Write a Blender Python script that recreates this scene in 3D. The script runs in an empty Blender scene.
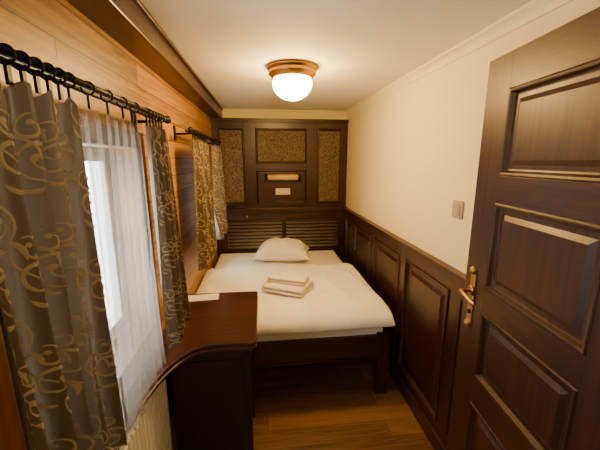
import bpy, bmesh, math, random
from mathutils import Vector, Matrix, noise
random.seed(4)
CAMH=1.67
# ------------------------------------------------------------ materials
def newmat(name):
    m=bpy.data.materials.new(name); m.use_nodes=True
    nt=m.node_tree; b=nt.nodes["Principled BSDF"]
    return m,nt,b
def N(nt,t,**k):
    n=nt.nodes.new(t)
    for a,v in k.items(): setattr(n,a,v)
    return n
def simple(name,col,rough=.5,metal=0,bump=0,bscale=40,spec=None):
    m,nt,b=newmat(name)
    b.inputs["Base Color"].default_value=(*col,1); b.inputs["Roughness"].default_value=rough
    b.inputs["Metallic"].default_value=metal
    if spec is not None: b.inputs["Specular IOR Level"].default_value=spec
    tc=N(nt,"ShaderNodeTexCoord"); no=N(nt,"ShaderNodeTexNoise"); no.inputs["Scale"].default_value=bscale
    nt.links.new(tc.outputs["Object"],no.inputs["Vector"])
    mx=N(nt,"ShaderNodeMixRGB",blend_type='MULTIPLY'); mx.inputs[0].default_value=.12
    mx.inputs[1].default_value=(*col,1); nt.links.new(no.outputs["Fac"],mx.inputs[2])
    nt.links.new(mx.outputs[0],b.inputs["Base Color"])
    if bump:
        bp=N(nt,"ShaderNodeBump"); bp.inputs["Strength"].default_value=bump; bp.inputs["Distance"].default_value=.01
        nt.links.new(no.outputs["Fac"],bp.inputs["Height"]); nt.links.new(bp.outputs[0],b.inputs["Normal"])
    return m
def wood(name,c1,c2,axis='Z',rough=.36,cross=45,along=2.2,bump=.06,coat=0.15):
    m,nt,b=newmat(name)
    tc=N(nt,"ShaderNodeTexCoord"); mp=N(nt,"ShaderNodeMapping")
    s=[cross]*3; s['XYZ'.index(axis)]=along
    mp.inputs["Scale"].default_value=s
    nt.links.new(tc.outputs["Object"],mp.inputs["Vector"])
    no=N(nt,"ShaderNodeTexNoise"); no.inputs["Scale"].default_value=1; no.inputs["Detail"].default_value=6
    no.inputs["Roughness"].default_value=.62; no.inputs["Distortion"].default_value=.6
    nt.links.new(mp.outputs[0],no.inputs["Vector"])
    cr=N(nt,"ShaderNodeValToRGB"); cr.color_ramp.elements[0].position=.32; cr.color_ramp.elements[1].position=.68
    cr.color_ramp.elements[0].color=(*c1,1); cr.color_ramp.elements[1].color=(*c2,1)
    nt.links.new(no.outputs["Fac"],cr.inputs[0]); nt.links.new(cr.outputs[0],b.inputs["Base Color"])
    b.inputs["Roughness"].default_value=rough
    b.inputs["Coat Weight"].default_value=coat; b.inputs["Coat Roughness"].default_value=.22
    bp=N(nt,"ShaderNodeBump"); bp.inputs["Strength"].default_value=bump; bp.inputs["Distance"].default_value=.004
    nt.links.new(no.outputs["Fac"],bp.inputs["Height"]); nt.links.new(bp.outputs[0],b.inputs["Normal"])
    return m
def planks(name,ca,cb,cm,longax,crossax,length,width,rough,gap=.004,coat=.2,gscale=38):
    m,nt,b=newmat(name)
    tc=N(nt,"ShaderNodeTexCoord"); sp=N(nt,"ShaderNodeSeparateXYZ"); cb_=N(nt,"ShaderNodeCombineXYZ")
    nt.links.new(tc.outputs["Object"],sp.inputs[0])
    nt.links.new(sp.outputs[longax],cb_.inputs[0]); nt.links.new(sp.outputs[crossax],cb_.inputs[1])
    br=N(nt,"ShaderNodeTexBrick"); br.offset=.37; br.offset_frequency=2
    br.inputs["Color1"].default_value=(0,0,0,1); br.inputs["Color2"].default_value=(1,1,1,1); br.inputs["Mortar"].default_value=(0,0,0,1)
    br.inputs["Scale"].default_value=1; br.inputs["Mortar Size"].default_value=gap; br.inputs["Brick Width"].default_value=length; br.inputs["Row Height"].default_value=width
    br.inputs["Mortar Smooth"].default_value=.1
    nt.links.new(cb_.outputs[0],br.inputs["Vector"])
    mp=N(nt,"ShaderNodeMapping"); s=[3.0,3.0,3.0]; s['XYZ'.index(crossax)]=gscale
    mp.inputs["Scale"].default_value=s; nt.links.new(tc.outputs["Object"],mp.inputs["Vector"])
    ad=N(nt,"ShaderNodeVectorMath",operation='ADD'); nt.links.new(mp.outputs[0],ad.inputs[0])
    sc=N(nt,"ShaderNodeVectorMath",operation='SCALE'); sc.inputs[3].default_value=9; nt.links.new(br.outputs["Color"],sc.inputs[0])
    nt.links.new(sc.outputs[0],ad.inputs[1])
    no=N(nt,"ShaderNodeTexNoise"); no.inputs["Scale"].default_value=1; no.inputs["Detail"].default_value=6; no.inputs["Distortion"].default_value=.8
    nt.links.new(ad.outputs[0],no.inputs["Vector"])
    m1=N(nt,"ShaderNodeMath",operation='MULTIPLY'); m1.inputs[1].default_value=.35
    sb=N(nt,"ShaderNodeSeparateColor"); nt.links.new(br.outputs["Color"],sb.inputs[0]); nt.links.new(sb.outputs[0],m1.inputs[0])
    m2=N(nt,"ShaderNodeMath",operation='MULTIPLY_ADD'); m2.inputs[1].default_value=1.2; nt.links.new(no.outputs["Fac"],m2.inputs[0]); nt.links.new(m1.outputs[0],m2.inputs[2])
    cr=N(nt,"ShaderNodeValToRGB"); cr.color_ramp.elements[0].position=.38; cr.color_ramp.elements[1].position=.98
    cr.color_ramp.elements[0].color=(*ca,1); cr.color_ramp.elements[1].color=(*cb,1)
    nt.links.new(m2.outputs[0],cr.inputs[0])
    mx=N(nt,"ShaderNodeMixRGB"); nt.links.new(br.outputs["Fac"],mx.inputs[0]); nt.links.new(cr.outputs[0],mx.inputs[1]); mx.inputs[2].default_value=(*cm,1)
    nt.links.new(mx.outputs[0],b.inputs["Base Color"]); b.inputs["Roughness"].default_value=rough
    b.inputs["Coat Weight"].default_value=coat; b.inputs["Coat Roughness"].default_value=.25
    bp=N(nt,"ShaderNodeBump"); bp.inputs["Strength"].default_value=.35; bp.inputs["Distance"].default_value=.003; bp.invert=True
    nt.links.new(br.outputs["Fac"],bp.inputs["Height"]); nt.links.new(bp.outputs[0],b.inputs["Normal"])
    return m

D1=(.010,.0026,.0012); D2=(.054,.0130,.0045)
wV=wood("dark_wood_vertical",D1,D2,'Z'); wX=wood("dark_wood_along_x",D1,D2,'X'); wY=wood("dark_wood_along_y",D1,D2,'Y')
dV=wood("door_wood_vertical",(.010,.0028,.0010),(.058,.0150,.0046),'Z',cross=60,rough=.42,coat=.05); dY=wood("door_wood_across",(.010,.0028,.0010),(.058,.0150,.0046),'Y',cross=60,rough=.42,coat=.05)
deskT=wood("desk_top_wood",(.018,.005,.003),(.070,.018,.009),'X',rough=.30,cross=50,along=3)
deskB=wood("desk_body_wood",(.005,.0020,.0015),(.013,.005,.0032),'Z',rough=.5,coat=.05)
postM=wood("post_wood",(.05,.015,.006),(.13,.045,.017),'Z')
oak=planks("oak_wall_boards",(.13,.052,.008),(.50,.245,.050),(.05,.018,.004),'Y','Z',1.6,.105,.42,gap=.0026,coat=.1,gscale=60)
floorM=planks("floor_planks",(.055,.023,.008),(.225,.108,.040),(.030,.013,.005),'X','Y',1.2,.13,.30,gap=.0015,coat=.3,gscale=50)
cream=simple("cream_wall_paint",(.90,.76,.38),.75,bump=.05,bscale=90)
ceilM=simple("ceiling_paint",(.80,.765,.64),.8,bump=.04,bscale=80)
crownM=simple("crown_paint",(.88,.78,.46),.6)
brass=simple("brass",(.50,.29,.09),.28,1)
brassA=simple("antique_brass",(.36,.24,.10),.38,1)
iron=simple("black_iron",(.012,.010,.009),.4,.6)
white=simple("white_lacquer",(.78,.78,.75),.4)
linen=simple("white_linen",(.90,.85,.75),.85,bump=.08,bscale=60)
towelM=simple("towel_terry",(.88,.80,.62),.95,bump=.5,bscale=260)
paper=simple("paper",(.85,.84,.78),.7)
plast=simple("switch_plastic",(.44,.35,.20),.4)
plateM=simple("socket_plate",(.78,.68,.44),.4)
tan=simple("lamp_shade_tan",(.72,.48,.18),.4)
def brocade():
    m,nt,b=newmat("brocade_panel")
    tc=N(nt,"ShaderNodeTexCoord"); v=N(nt,"ShaderNodeTexVoronoi",feature='DISTANCE_TO_EDGE'); v.inputs["Scale"].default_value=34
    w=N(nt,"ShaderNodeTexNoise"); w.inputs["Scale"].default_value=14; nt.links.new(tc.outputs["Object"],w.inputs["Vector"])
    mx=N(nt,"ShaderNodeMixRGB"); mx.inputs[0].default_value=.06; nt.links.new(tc.outputs["Object"],mx.inputs[1]); nt.links.new(w.outputs["Color"],mx.inputs[2])
    nt.links.new(mx.outputs[0],v.inputs["Vector"])
    cr=N(nt,"ShaderNodeValToRGB"); cr.color_ramp.elements[0].position=.03; cr.color_ramp.elements[1].position=.16
    cr.color_ramp.elements[0].color=(.17,.11,.038,1); cr.color_ramp.elements[1].color=(.055,.036,.013,1)
    nt.links.new(v.outputs["Distance"],cr.inputs[0]); nt.links.new(cr.outputs[0],b.inputs["Base Color"]); b.inputs["Roughness"].default_value=.6
    return m
broc=brocade()
def cloth(name,col,transl,rough=.8,transp=0):
    m,nt,b=newmat(name); out=nt.nodes["Material Output"]
    tc=N(nt,"ShaderNodeTexCoord"); no=N(nt,"ShaderNodeTexNoise"); no.inputs["Scale"].default_value=350; nt.links.new(tc.outputs["Object"],no.inputs["Vector"])
    mu=N(nt,"ShaderNodeMixRGB",blend_type='MULTIPLY'); mu.inputs[0].default_value=.2; mu.inputs[1].default_value=(*col,1); nt.links.new(no.outputs["Fac"],mu.inputs[2])
    nt.links.new(mu.outputs[0],b.inputs["Base Color"]); b.inputs["Roughness"].default_value=rough; b.inputs["Sheen Weight"].default_value=.15
    t=N(nt,"ShaderNodeBsdfTranslucent"); nt.links.new(mu.outputs[0],t.inputs[0])
    ms=N(nt,"ShaderNodeMixShader"); ms.inputs[0].default_value=transl
    nt.links.new(b.outputs[0],ms.inputs[1]); nt.links.new(t.outputs[0],ms.inputs[2]); last=ms
    if transp:
        tr=N(nt,"ShaderNodeBsdfTransparent"); m2=N(nt,"ShaderNodeMixShader"); m2.inputs[0].default_value=transp
        nt.links.new(ms.outputs[0],m2.inputs[1]); nt.links.new(tr.outputs[0],m2.inputs[2]); last=m2
    nt.links.new(last.outputs[0],out.inputs[0]); return m
curt=cloth("curtain_taupe",(.125,.086,.052),.20,.38)
scroll=cloth("curtain_scroll",(.42,.32,.19),.20,.38)
sheer=cloth("sheer_voile",(.50,.44,.36),.25,.9,.70)
def glassm():
    m,nt,b=newmat("window_glass"); out=nt.nodes["Material Output"]
    tr=N(nt,"ShaderNodeBsdfTransparent"); g=N(nt,"ShaderNodeBsdfGlossy"); g.inputs["Roughness"].default_value=.02
    ms=N(nt,"ShaderNodeMixShader"); ms.inputs[0].default_value=.06
    nt.links.new(tr.outputs[0],ms.inputs[1]); nt.links.new(g.outputs[0],ms.inputs[2]); nt.links.new(ms.outputs[0],out.inputs[0]); return m
glass=glassm()
def emis(name,col,s):
    m,nt,b=newmat(name); b.inputs["Base Color"].default_value=(.9,.8,.6,1)
    b.inputs["Emission Color"].default_value=(*col,1); b.inputs["Emission Strength"].default_value=s; b.inputs["Roughness"].default_value=.2
    return m
lampglow=emis("lit_opal_glass",(1,.60,.18),165)

# ------------------------------------------------------------ builder
class B:
    def __init__(s): s.bm=bmesh.new(); s.mats=[]
    def mi(s,m):
        if m not in s.mats: s.mats.append(m)
        return s.mats.index(m)
    def face(s,vs,m,smooth=False):
        try: f=s.bm.faces.new(vs)
        except ValueError: return
        f.material_index=s.mi(m); f.smooth=smooth
    def box(s,x0,x1,y0,y1,z0,z1,m,M=None,bev=.0):
        M=M or Matrix()
        P=[(x0,y0,z0),(x1,y0,z0),(x1,y1,z0),(x0,y1,z0),(x0,y0,z1),(x1,y0,z1),(x1,y1,z1),(x0,y1,z1)]
        v=[s.bm.verts.new(M@Vector(p)) for p in P]
        fs=[]
        for q in ((3,2,1,0),(4,5,6,7),(0,1,5,4),(1,2,6,5),(2,3,7,6),(3,0,4,7)):
            f=s.bm.faces.new([v[i] for i in q]); f.material_index=s.mi(m); fs.append(f)
        if bev:
            es=set(e for f in fs for e in f.edges)
            bmesh.ops.bevel(s.bm,geom=list(es),offset=bev,segments=2,affect='EDGES',profile=.6)
    def rings(s,loops,m,closed=True,cap0=False,cap1=False,smooth=True):
        L=[[s.bm.verts.new(p) for p in l] for l in loops]; n=len(L[0])
        for a,b in zip(L,L[1:]):
            for i in range(n if closed else n-1):
                j=(i+1)%n; s.face([a[i],a[j],b[j],b[i]],m,smooth)
        if cap0: s.face(L[0][::-1],m)
        if cap1: s.face(L[-1],m)
    def prof(s,M,u0,u1,v0,v1,pr,m,cap=None):
        loops=[]
        for ins,w in pr:
            loops.append([M@Vector(p) for p in ((u0+ins,v0+ins,w),(u1-ins,v0+ins,w),(u1-ins,v1-ins,w),(u0+ins,v1-ins,w))])
        s.rings(loops,m,smooth=False)
        c=[s.bm.verts.new(p) for p in loops[-1]]; s.face(c,cap or m)
    def lathe(s,c,prof,m,seg=32,M=None,smooth=True):
        M=M or Matrix.Translation(Vector(c))
        s.rings([[M@Vector((r*math.cos(2*math.pi*i/seg),r*math.sin(2*math.pi*i/seg),z)) for i in range(seg)] for r,z in prof],m,cap0=True,cap1=True,smooth=smooth)
    def tube(s,pts,r,m,seg=10):
        pts=[Vector(p) for p in pts]; loops=[]
        for i,p in enumerate(pts):
            d=(pts[min(i+1,len(pts)-1)]-pts[max(i-1,0)]).normalized()
            a=Vector((0,0,1)) if abs(d.z)<.9 else Vector((1,0,0))
            x=d.cross(a).normalized(); y=d.cross(x)
            rr=r[i] if isinstance(r,(list,tuple)) else r
            loops.append([p+x*rr*math.cos(2*math.pi*k/seg)+y*rr*math.sin(2*math.pi*k/seg) for k in range(seg)])
        s.rings(loops,m,cap0=True,cap1=True)
    def torus(s,c,R,r,m,axis='Y',seg=16,k=6):
        loops=[]
        for i in range(seg+1):
            a=2*math.pi*i/seg; l=[]
            for j in range(k):
                b=2*math.pi*j/k; q=R+r*math.cos(b)
                if axis=='Y': p=(q*math.cos(a),r*math.sin(b),q*math.sin(a))
                else: p=(q*math.cos(a),q*math.sin(a),r*math.sin(b))
                l.append(Vector(c)+Vector(p))
            loops.append(l)
        s.rings(loops,m)
    def ball(s,c,r,m,seg=16):
        pr=[(r*math.sin(math.pi*i/10)+1e-5,-r*math.cos(math.pi*i/10)) for i in range(11)]
        s.lathe(c,pr,m,seg)
    def done(s,name,bevel=0,recalc=True,parent=None):
        if recalc: bmesh.ops.recalc_face_normals(s.bm,faces=s.bm.faces)
        me=bpy.data.meshes.new(name); s.bm.to_mesh(me); s.bm.free()
        for m in s.mats: me.materials.append(m)
        o=bpy.data.objects.new(name,me); bpy.context.collection.objects.link(o)
        if bevel:
            b=o.modifiers.new("bevel","BEVEL"); b.width=bevel; b.segments=2; b.limit_method='ANGLE'
        if parent: o.parent=parent
        return o

# room dims
XL,XR=-.55,1.0; YB,YF=3.75,-.9; ZC=2.22
# ------------------------------------------------------------ shell
b=B(); b.box(XL-.25,XR+.1,YF-.1,YB+.1,-.1,0,floorM); b.done("floor")
b=B(); b.box(XL-.25,XR+.1,YF-.1,YB+.1,ZC,ZC+.1,ceilM); b.done("ceiling")
b=B(); b.box(XR,XR+.1,YF-.1,YB+.1,0,ZC,cream); b.done("wall_right")
b=B(); b.box(XL-.25,XR,YB,YB+.1,0,ZC,cream); b.done("wall_back")
b=B(); b.box(XL-.25,XR,YF-.1,YF,0,ZC,cream); b.done("wall_front")
W=[(.60,1.50,.90,1.72),(2.72,3.34,.90,1.72)]; XO=XL-.2
b=B()
b.box(XO,XL,YF,W[0][0],0,ZC,oak); b.box(XO,XL,W[0][1],W[1][0],0,ZC,oak); b.box(XO,XL,W[1][1],YB,0,ZC,oak)
for y0,y1,z0,z1 in W:
    b.box(XO,XL,y0,y1,0,z0-.035,oak); b.box(XO,XL,y0,y1,z1,ZC,oak)
b.done("wall_left")
for i,(y0,y1,z0,z1) in enumerate(W):
    b=B(); f=.055; X0,X1=XO+.03,XO+.085
    b.box(X0,X1,y0,y1,z0,z0+f,white); b.box(X0,X1,y0,y1,z1-f,z1,white)
    b.box(X0,X1,y0,y0+f,z0+f,z1-f,white); b.box(X0,X1,y1-f,y1,z0+f,z1-f,white)
    ym=(y0+y1)/2; b.box(X0,X1+.01,ym-.045,ym+.045,z0+f,z1-f,white)
    b.box(X0+.02,X0+.026,y0+f,ym-.045,z0+f,z1-f,glass); b.box(X0+.02,X0+.026,ym+.045,y1-f,z0+f,z1-f,glass)
    b.tube([(X1+.01,ym,1.3),(X1+.045,ym,1.3)],.008,white); b.tube([(X1+.045,ym,1.31),(X1+.045,ym,1.20)],.009,white)
    b.done("window_%d"%(i+1),.003)
    b=B(); b.box(XO+.086,XL+.022,y0+.001,y1-.001,z0-.035,z0,postM,bev=.004); b.done("trim_%d"%(7 if i else 9))
b=B()
for i,(y0,y1,z0,z1) in enumerate(W):
    cw=.07 if i==0 else .03
    b.box(XL,XL+.014,y0-cw,y0,z0-.035,z1+cw,wV); b.box(XL,XL+.014,y1,y1+cw,z0-.035,z1+cw,wV); b.box(XL,XL+.014,y0,y1,z1,z1+cw,wY)
b.done("trim_1",.003)
b=B(); b.box(XL,XL+.125,YF,YB,ZC-.10,ZC,wY); b.box(XL,XL+.14,YF,YB,ZC-.018,ZC,wY); b.done("trim_2",.004)
b=B()
pr=[(0,-.05),(-.008,-.05),(-.010,-.042),(-.016,-.03),(-.028,-.018),(-.040,-.012),(-.044,-.008),(-.044,0)]
b.rings([[Vector((XR+p,y,ZC+q)) for p,q in pr] for y in (YF,YB)],crownM,closed=False,smooth=False)
b.done("trim_3")
b=B()
b.rings([[Vector((x,YB+p,ZC+q)) for p,q in pr] for x in (XL+.125,XR-.01)],crownM,closed=False,smooth=False)
b.done("trim_4")

RP=[(0,0),(.004,.008),(.012,.010),(.018,.004),(.024,-.012),(.030,-.014),(.060,-.014),(.082,-.004),(.084,-.002)]
def framed(b,M,U,V,mv,mh,mp,thick=.02,prof=RP):
    (ua,ub),us=U; (va,vb),vs=V
    e=[ua]+[x for p in us for x in p]+[ub]
    for i in range(0,len(e),2): b.box(e[i],e[i+1],va,vb,-thick,0,mv,M)
    e2=[va]+[x for p in vs for x in p]+[vb]
    for (u0,u1) in us:
        for i in range(0,len(e2),2): b.box(u0,u1,e2[i],e2[i+1],-thick,0,mh,M)
        for (v0,v1) in vs: b.prof(M,u0,u1,v0,v1,prof,mp)
WX=XR-.022
M=Matrix(((0,0,-1,WX),(1,0,0,0),(0,1,0,0),(0,0,0,1)))
b=B(); us=[]
edges=[-.44,.18,.80,1.42,2.04,2.66,3.28]
for y in edges[:-1]: us.append((y+.045,y+.62-.045))
us.append((3.28+.045,3.60))
framed(b,M,((YF+.002,3.675),us),((.09,1.07),[(.17,1.00)]),wV,wY,wV)
b.box(WX-.012,XR-.001,YF+.002,3.675,0,.10,wY); b.box(WX-.018,XR-.001,YF+.002,3.675,1.07,1.10,wY); b.box(WX-.030,XR-.001,YF+.002,3.675,1.088,1.112,wY)
b.done("trim_8",.002)
b=B(); b.box(XR-.010,XR,1.455,1.54,1.375,1.465,plast,bev=.003); b.box(XR-.015,XR-.008,1.472,1.523,1.392,1.448,plast,bev=.002); b.done("light_switch")

# ------------------------------------------------------------ back wall panelling
BY=3.71
M=Matrix(((1,0,0,0),(0,0,-1,BY),(0,1,0,0),(0,0,0,1)))
b=B()
BP=[(0,0),(.004,.008),(.012,.010),(.018,.004),(.022,-.010),(.024,-.010)]
us=[(-.485,-.195),(.64,.93)]
for a,c in ((XL+.001,-.485),(-.195,-.07),(.52,.64),(.93,XR-.001)): b.box(a,c,1.12,2.10,-.03,0,wV,M)
for (u0,u1) in us:
    b.box(u0,u1,1.12,1.165,-.03,0,wX,M); b.box(u0,u1,2.02,2.10,-.03,0,wX,M)
    b.prof(M,u0,u1,1.165,2.02,BP,wV,cap=broc)
b.box(-.07,.52,2.02,2.10,-.03,0,wX,M); b.box(-.07,.52,1.56,1.63,-.03,0,wX,M); b.box(-.07,.52,1.12,1.165,-.03,0,wX,M)
b.prof(M,-.07,.52,1.63,2.02,BP,wV,cap=broc)
b.prof(M,-.07,.52,1.165,1.56,BP,wV,cap=wX)
b.box(XL+.001,XR-.001,2.085,2.115,-.03,.022,wX,M); b.box(XL+.001,XR-.001,2.108,2.122,-.03,.034,wX,M)
b.box(XL+.001,XR-.001,1.085,1.12,-.03,.075,wX,M); b.box(XL+.001,XR-.001,1.065,1.088,-.03,.055,wX,M)
b.box(XL+.001,XR-.001,.0,1.065,-.03,-.012,wX,M)
b.box(XL+.001,-.42,.0,1.065,-.012,.02,wV,M); b.box(.90,XR-.001,.0,1.065,-.012,.02,wV,M)
b.box(-.42,.90,.985,1.065,-.012,.02,wX,M); b.box(-.42,.90,.0,.6,-.012,.02,wX,M); b.box(.22,.27,.6,.985,-.012,.018,wV,M)
for k in range(9):
    z=.62+k*.042
    R=M@Matrix.Translation((0,z,0))@Matrix.Rotation(math.radians(-32),4,'X')
    for a,c in ((-.42,.22),(.27,.90)): b.box(a,c,0,.032,-.004,.010,wX,R)
b.done("headboard_panelling",.002)
b=B(); b.lathe((0,0,0),[(.006,0),(.006,.012),(.014,.018),(.015,.026),(.008,.032)],brassA,16,M@Matrix.Translation((-.19,1.025,.02))); b.done("coat_knob")
b=B()
b.box(-.015,.485,1.42,1.53,-.009,.012,wX,M,bev=.004)
b.tube([M@Vector((.06,1.475,.055)),M@Vector((.41,1.475,.055))],.034,tan,20)
for u in (.030,.41): b.tube([M@Vector((u,1.475,.055)),M@Vector((u+.030,1.475,.055))],.039,iron,20)
for u in (.048,.424): b.tube([M@Vector((u,1.475,.01)),M@Vector((u,1.475,.055))],.012,brassA,12)
b.done("reading_lamp")
b=B(); b.box(.15,.32,1.27,1.345,-.009,.006,plateM,M,bev=.003)
for u in (.195,.275): b.lathe((0,0,0),[(.026,.004),(.026,.010),(.021,.010),(.020,.007)],plateM,20,M@Matrix.Translation((u,1.3075,0)))
b.done("wall_socket")

b=B(); b.box(XL,-.40,.38,.49,0,ZC-.10,postM,bev=.004); b.box(XL+.02,-.385,.40,.47,0,.12,postM,bev=.003); b.done("trim_5")

# ------------------------------------------------------------ door
al=math.radians(6); L=Vector((.885,1.226,0))
u=Vector((-math.sin(al),-math.cos(al),0)); w=Vector((-math.cos(al),math.sin(al),0))
M=Matrix(((u.x,0,w.x,L.x),(u.y,0,w.y,L.y),(0,1,0,.012),(0,0,0,1)))
b=B(); DW=.73
DP=[(0,0),(.006,.004),(.014,.002),(.020,-.012),(.026,-.014),(.040,-.014),(.056,-.006),(.058,-.005)]
vs=[(.14,.64),(.76,1.055),(1.155,1.50),(1.60,1.905)]
framed(b,M,((0,DW),[(.140,.590)]),((0,2.03),vs),dV,dY,dV,thick=.04,prof=DP)
b.box(.145,.585,.13,1.93,-.04,-.026,dV,M)
b.box(.045,.085,.97,1.20,0,.005,brassA,M,bev=.002)
b.lathe((0,0,0),[(.022,.0),(.022,.008),(.016,.012)],brassA,20,M@Matrix.Translation((.065,1.115,.004)))
b.tube([M@Vector(p) for p in ((.065,1.115,.005),(.065,1.115,.045),(.072,1.117,.056),(.09,1.118,.06),(.13,1.112,.06),(.17,1.104,.058),(.18,1.11,.056))],[.009,.008,.009,.009,.008,.010,.006],brassA,12)
b.lathe((0,0,0),[(.010,0),(.010,.008),(.006,.009)],iron,16,M@Matrix.Translation((.065,1.02,.004)))
b.ball(M@Vector((.065,1.205,.004)),.018,brassA); b.ball(M@Vector((.065,.965,.004)),.018,brassA)
b.box(-.002,.0,.95,1.18,-.03,-.01,brassA,M)
b.done("door_1",.0015)
b=B(); b.box(.84,XR-.06,.36,.44,0,2.1,wV,bev=.004); b.done("trim_6")

# ------------------------------------------------------------ ceiling lamp
LC=(.195,2.05)
b=B()
b.lathe((*LC,ZC),[(.150,0),(.152,-.008),(.150,-.016),(.140,-.020),(.137,-.028),(.143,-.034),(.143,-.044),(.128,-.052),(.124,-.066),(.112,-.070)],brass,48)
root=b.done("ceiling_lamp")
b=B()
gp=[(.108,-.066),(.117,-.078),(.120,-.092)]+[(.120*math.cos(a),-.092-.098*math.sin(a)) for a in [math.radians(t) for t in (12,25,38,50,62,73,82)]]+[(.004,-.190)]
b.lathe((*LC,ZC),gp,lampglow,48)
b.done("glass_shade",parent=root)

# ------------------------------------------------------------ desk with curved top + window board
DT=.772; TH=.045
pts=[(XL+.001,.50),(-.492,.50),(-.492,.80),(-.492,1.02)]
P0,P1,P2,P3=Vector((-.492,1.02)),Vector((-.47,1.28)),Vector((-.40,1.455)),Vector((-.25,1.455))
for i in range(1,15):
    t=i/14; p=P0*(1-t)**3+P1*3*t*(1-t)**2+P2*3*t*t*(1-t)+P3*t**3; pts.append((p.x,p.y))
pts+=[(-.075,1.445)]
for i in range(5):
    a=math.radians(-90+i*22.5); pts.append((-.075+.025*math.cos(a),1.47+.025*math.sin(a)))
for i in range(5):
    a=math.radians(i*22.5); pts.append((-.075+.025*math.cos(a),2.065+.025*math.sin(a)))
pts+=[(XL+.001,2.09)]
b=B()
def off(d):
    out=[]; n=len(pts)
    for i,(x,y) in enumerate(pts):
        if x<=XL+.01: out.append((x,y)); continue
        a=Vector(pts[i-1]); c=Vector(pts[(i+1)%n]); t=(c-a).normalized(); out.append((x-t.y*d,y+t.x*d))
    return out
lay=[(0.004,0),(0,.004),(0,.016),(.006,.020),(.006,.032),(0.0,.036),(0,TH-.003),(.003,TH)]
b.rings([[Vector((x,y,DT-TH+h)) for x,y in off(d)] for d,h in lay],deskT,cap0=True,cap1=True,smooth=False)
zt=DT-TH
b.box(-.485,-.085,1.475,1.50,0,zt,deskB); b.box(-.545,-.085,1.81,1.835,0,zt,deskB)
b.box(-.11,-.085,1.50,1.53,0,zt,deskB); b.box(-.545,-.52,1.50,1.81,.3,zt,deskB)
b.box(-.52,-.095,1.50,1.81,zt-.11,zt-.09,deskB); b.box(-.098,-.083,1.535,1.805,zt-.10,zt-.004,deskB)
b.ball((-.075,1.67,zt-.05),.012,brassA)
b.box(-.45,-.12,1.468,1.475,.08,zt-.06,deskB)
b.done("desk",.0015)
b=B(); R=Matrix.Translation((-.40,2.02,DT+.0005))@Matrix.Rotation(math.radians(5),4,'Z'); b.box(-.13,.09,-.05,.045,0,.003,paper,R); b.box(-.10,.08,-.04,.03,.003,.005,paper,R@Matrix.Rotation(.1,4,'Z')); b.done("brochure")
b=B(); b.box(-.538,-.512,.56,1.44,.13,.69,white)
n=27
for k in range(n):
    y=.57+k*(.86/(n-1)); b.box(-.512,-.500,y-.010,y+.010,.15,.67,white,bev=.003)
b.box(-.545,-.497,.555,1.445,.69,.70,white,bev=.002); b.box(-.54,-.50,.555,.562,.13,.69,white); b.box(-.54,-.50,1.438,1.445,.13,.69,white)
for y in (.7,1.3): b.tube([(-.525,y,.0),(-.525,y,.14)],.010,white)
b.done("radiator",)

# ------------------------------------------------------------ bed
bx0,bx1,by0,by1=-.535,.865,1.93,3.675
b=B()
b.box(bx0,bx1,by0,by0+.03,.285,.46,wX,bev=.004); b.box(bx0,bx1,by0-.006,by0+.004,.42,.46,wX,bev=.003)
b.box(bx0,bx1,by0-.008,by0+.004,.285,.30,wX,bev=.003)
for x in (bx0,bx1-.085): b.box(x,x+.085,by0-.012,by0+.05,0,.47,wV,bev=.005); b.box(x,x+.085,by1-.07,by1,0,.4,wV,bev=.005)
b.box(bx1-.03,bx1,by0+.03,by1,.285,.46,wY,bev=.004); b.box(bx0,bx0+.03,by0+.03,by1,.285,.46,wY,bev=.004)
b.box(bx0+.03,bx1-.03,by0+.03,by1,.37,.40,wX)
b.box(bx0+.01,bx1-.01,by0+.035,by1-.005,.40,.54,linen,bev=.03)
b.box(bx0+.012,bx1-.012,by0+.09,by1-.008,.52,.588,linen,bev=.02)
b.done("bed")
def pillow(name,c,sx,sy,sz,rot,mat,pw=2.6,amp=.012,nf=4,seed=0,nx=60,ny=50,flat=.5,edgeexp=.45,pinch=0,fold=None,wrk=.5):
    b=B(); M=Matrix.Translation(c)@Matrix.Rotation(rot,4,'Z')
    g={}
    for side in (1,-1):
        for i in range(nx+1):
            for j in range(ny+1):
                s=-1+2*i/nx; t=-1+2*j/ny
                s=math.sin(s*math.pi/2); t=math.sin(t*math.pi/2)
                e=max(0,(1-abs(s)**pw))*max(0,(1-abs(t)**pw))
                h=e**edgeexp
                k=1-pinch*(1-abs(s)**2)*(abs(t)**3); k2=1-pinch*(1-abs(t)**2)*(abs(s)**3)
                x=s*sx*k2; y=t*sy*k
                n=noise.fractal(Vector((x*nf+seed,y*nf,seed)),1.0,2.0,2)*amp
                wr=(1-abs(noise.noise(Vector((x*nf*1.6+seed+y*2,y*nf*.9,3+seed)))))**9*amp*wrk
                if side==1: z=h*sz+(n+wr)*min(1,h*1.3)
                else: z=-h*sz*flat
                ed=noise.noise(Vector((x*3+seed,y*3,7)))*amp*1.2
                if fold: z+=fold(x,y)
                p=M@Vector((x+ed*(abs(s)**4),y+ed*(abs(t)**4),z))
                edge=i in(0,nx) or j in (0,ny)
                if edge and side==-1: g[(side,i,j)]=g[(1,i,j)]
                else: g[(side,i,j)]=b.bm.verts.new(p)
        for i in range(nx):
            for j in range(ny):
                q=[g[(side,i,j)],g[(side,i+1,j)],g[(side,i+1,j+1)],g[(side,i,j+1)]]
                if side==-1: q=q[::-1]
                b.face(q,mat,True)
    return b.done(name)
def duvfold(x,y):
    t=max(0,(-y-.40)/.14); return -.045*t*t
pillow("duvet",(.165,2.415,.615),.71,.545,.055,0,linen,pw=16,amp=.010,nf=2.6,seed=2.3,nx=120,ny=100,flat=.4,edgeexp=.35,fold=duvfold,wrk=1.0)
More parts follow.
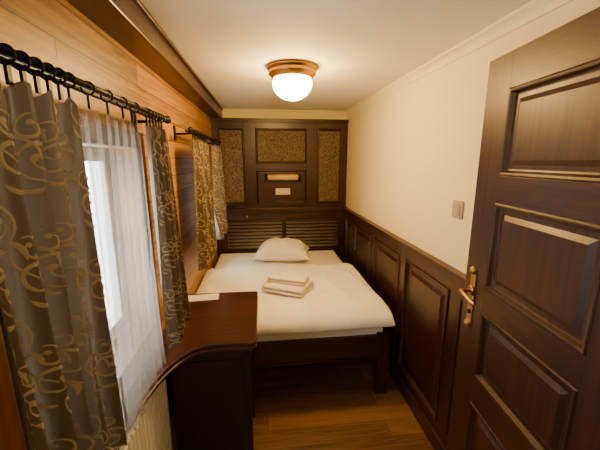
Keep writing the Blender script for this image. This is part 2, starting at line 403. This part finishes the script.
pillow("pillow",(.205,3.37,.655),.300,.215,.155,math.radians(-8),linen,pw=2.6,amp=.018,nf=5,seed=5,pinch=.10,flat=.42,edgeexp=.55)
b=B()
def towel(b,M,sx,sy,layers,th):
    for k in range(layers):
        z=k*th
        loops=[]
        for i in range(9):
            X=-sx+2*sx*i/8
            l=[]
            for a in range(24):
                an=2*math.pi*a/24; cx=math.copysign(abs(math.cos(an))**.35,math.cos(an)); sz=math.copysign(abs(math.sin(an))**.7,math.sin(an))
                wob=noise.noise(Vector((X*9,cx*2,k*3.1)))*.005
                kx=.88 if i in(0,8) else 1
                l.append(M@Vector((X*(1-.015*k),cx*sy*(.97+.03*kx)*(1-.02*k)+wob,z+th/2+sz*th*.50*kx+wob*.5)))
            loops.append(l)
        b.rings(loops,towelM,cap0=True,cap1=True)
towel(b,Matrix.Translation((.180,2.31,.684))@Matrix.Rotation(math.radians(-30),4,'Z'),.17,.13,2,.028)
towel(b,Matrix.Translation((.185,2.32,.742))@Matrix.Rotation(math.radians(-26),4,'Z'),.15,.070,2,.022)
b.done("folded_towel")

# ------------------------------------------------------------ curtains
def curtain(name,y0t,y1t,y0b,y1b,zt,zb,x0,folds,amp,mat,deco=True,seed=0,nu=110,nv=40,flare=0.0):
    rnd=random.Random(seed)
    def P(u,v):
        ya=y0t+(y0b-y0t)*v; yb=y1t+(y1b-y1t)*v
        ph=2*math.pi*folds*(u+.035*math.sin(v*3+seed)*(1))
        A=amp*(.55+.6*v)
        x=x0+A*math.sin(ph)+.35*A*math.sin(2.3*ph+seed+v*1.5)+flare*v*v
        y=ya+(yb-ya)*u+.25*A*math.cos(ph*1.0)
        z=zt+(zb-zt)*v + (.008*math.sin(ph) if v>.9 else 0)*(v-.9)*10 - .018*(1-v)**6*(.5-.5*math.cos(2*math.pi*folds*u*2))
        return Vector((x,y,z))
    b=B()
    g=[[b.bm.verts.new(P(i/nu,j/nv)) for j in range(nv+1)] for i in range(nu+1)]
    for i in range(nu):
        for j in range(nv): b.face([g[i][j],g[i+1][j],g[i+1][j+1],g[i][j+1]],mat,True)
    if deco:
        Wd=sum((P((i+1)/200,.5)-P(i/200,.5)).length for i in range(200)); H=zt-zb
        def S(s,v,offn):
            uu=min(max(s/Wd,0),1); vv=min(max(v/H,0),1); e=.004
            p=P(uu,vv); du=P(min(uu+e,1),vv)-P(max(uu-e,0),vv); dv=P(uu,min(vv+e,1))-P(uu,max(vv-e,0))
            n=du.cross(dv).normalized()
            if n.x<0: n=-n
            return p+n*offn
        def ribbon(pts,ws):
            prev=None
            for i in range(len(pts)):
                a=Vector(pts[max(i-1,0)]); c=Vector(pts[min(i+1,len(pts)-1)]); d=(c-a)
                if d.length<1e-7: continue
                d.normalize(); nn=Vector((-d.y,d.x)); p=Vector(pts[i])
                A_=p+nn*ws[i]; C_=p-nn*ws[i]
                if not(0.004<A_.x<Wd-.004 and 0.004<C_.x<Wd-.004 and .004<A_.y<H-.004 and .004<C_.y<H-.004): prev=None; continue
                cur=(b.bm.verts.new(S(A_.x,A_.y,.0022)),b.bm.verts.new(S(p.x,p.y,.0028)),b.bm.verts.new(S(C_.x,C_.y,.0022)))
                if prev:
                    b.face([prev[0],prev[1],cur[1],cur[0]],scroll,True); b.face([prev[1],prev[2],cur[2],cur[1]],scroll,True)
                prev=cur
        def spiral(cx,cy,R,a0,hand,turns=1.45,w=.0030):
            pts=[];ws=[];n=34
            for i in range(n+1):
                t=i/n; r=R*(1-t)**.85+.006*t; a=a0+hand*2*math.pi*turns*t
                pts.append((cx+r*math.cos(a),cy+r*math.sin(a)))
                ws.append(w*(.35+.9*math.sin(math.pi*min(1,t*1.15+.05))) if t<.84 else w*(.5+1.5*math.sin((t-.84)/.16*math.pi)))
            ribbon(pts,ws)
            return pts[0]
        def leaf(x,y,a,Ln,w=.009):
            pts=[];ws=[]
            for i in range(13):
                t=i/12; aa=a+.9*t
                pts.append((x+Ln*t*math.cos(aa),y+Ln*t*math.sin(aa))); ws.append(w*math.sin(math.pi*t)**.8+.0006)
            ribbon(pts,ws)
        cw,ch=.125,.17; row=0; y=.03
        while y<H+.05:
            x=-.02+(row%2)*cw*.5
            while x<Wd+.05:
                h=1 if (row+int(x/cw))%2 else -1
                a0=math.radians(90 if h>0 else 70)+rnd.uniform(-.3,.3)
                q=spiral(x,y,.040,a0,h)
                spiral(x+.055,y+.048,.024,a0+math.pi,-h,1.1,.0026)
                st=[(q[0]+(x+cw*.5-q[0])*t+ .02*h*math.sin(math.pi*t),q[1]+(y+ch*.62-q[1])*t) for t in [k/12 for k in range(13)]]
                ribbon(st,[.0015+.0010*math.sin(math.pi*k/12) for k in range(13)])
                leaf(q[0],q[1],math.radians(20)*h+rnd.uniform(-.4,.4),.042,.0048)
                leaf(q[0]-.01,q[1]+.012,math.radians(150)+rnd.uniform(-.4,.4),.032,.0042)
                x+=cw
            y+=ch*.62; row+=1
    return b.done(name,recalc=False)
RX=-.43; RZ=1.852
curtain("curtain",.505,.83,.515,.78,RZ-.045,.90,RX,4.5,.030,curt,seed=1,nu=160)
curtain("curtain",1.30,1.53,1.32,1.60,RZ-.045,.83,RX,3.5,.026,curt,seed=2,nu=110)
curtain("curtain",2.10,2.62,2.10,2.66,RZ-.045,.93,RX,5.0,.030,curt,seed=3,nu=120)
curtain("curtain",2.90,3.38,2.86,3.42,RZ-.045,.95,RX,5.0,.032,curt,seed=4,nu=120,flare=.02)
curtain("sheer_curtain",.845,1.29,.80,1.31,RZ-.045,.80,RX-.035,7.5,.018,sheer,deco=False,seed=5,nu=160,flare=.015)
curtain("sheer_curtain",2.64,2.88,2.68,2.84,RZ-.045,.84,RX-.035,5.5,.016,sheer,deco=False,seed=6,nu=160)
def rod(y0,y1,rings):
    b=B()
    b.tube([(RX,y0,RZ),(RX,y1,RZ)],.009,iron,12)
    b.tube([(RX-.045,y0+.04,RZ),(RX-.045,y1-.04,RZ)],.006,iron,10)
    for y in (y0,y1):
        d=1 if y==y1 else -1
        for k,r in enumerate((.013,.018,.014,.009)): b.ball((RX,y+d*(.010+k*.015),RZ),r,iron,12)
    for y in (y0+.06,y1-.06):
        b.tube([(XL+.001,y,RZ-.02),(RX-.055,y,RZ-.018),(RX-.02,y,RZ-.016),(RX,y,RZ-.008)],.007,iron); b.box(XL,XL+.008,y-.018,y+.018,RZ-.06,RZ+.03,iron)
    for y in rings:
        b.torus((RX,y,RZ-.006),.0155,.0028,iron); b.box(RX-.003,RX+.003,y-.005,y+.005,RZ-.055,RZ-.022,iron)
    b.done("curtain_rod")
rod(.52,1.56,[.53+.036*i for i in range(9)]+[.90,1.0,1.1,1.2]+[1.31+.036*i for i in range(6)])
rod(2.10,3.40,[2.12+.05*i for i in range(10)]+[2.92+.05*i for i in range(9)])

# ------------------------------------------------------------ lights & world
def pl(name,loc,e,col,r):
    l=bpy.data.lights.new(name,'POINT'); l.energy=e; l.color=col; l.shadow_soft_size=r
    o=bpy.data.objects.new(name,l); o.location=loc; bpy.context.collection.objects.link(o); return o
pl("fill_light",(.2,-.35,2.0),13,(1,.79,.48),.12)  # added warm fill behind the camera to brighten the room; no fixture here
w=bpy.data.worlds.new("World"); bpy.context.scene.world=w; w.use_nodes=True
bg=w.node_tree.nodes["Background"]; bg.inputs[0].default_value=(.86,.93,1,1); bg.inputs[1].default_value=16
cd=bpy.data.cameras.new("camera"); cd.sensor_width=36; cd.lens=18.9; cd.clip_start=.02
c=bpy.data.objects.new("camera",cd); bpy.context.collection.objects.link(c)
c.location=(0,0,CAMH); c.rotation_euler=(math.radians(90-11.66),0,math.radians(-6.74))
bpy.context.scene.camera=c
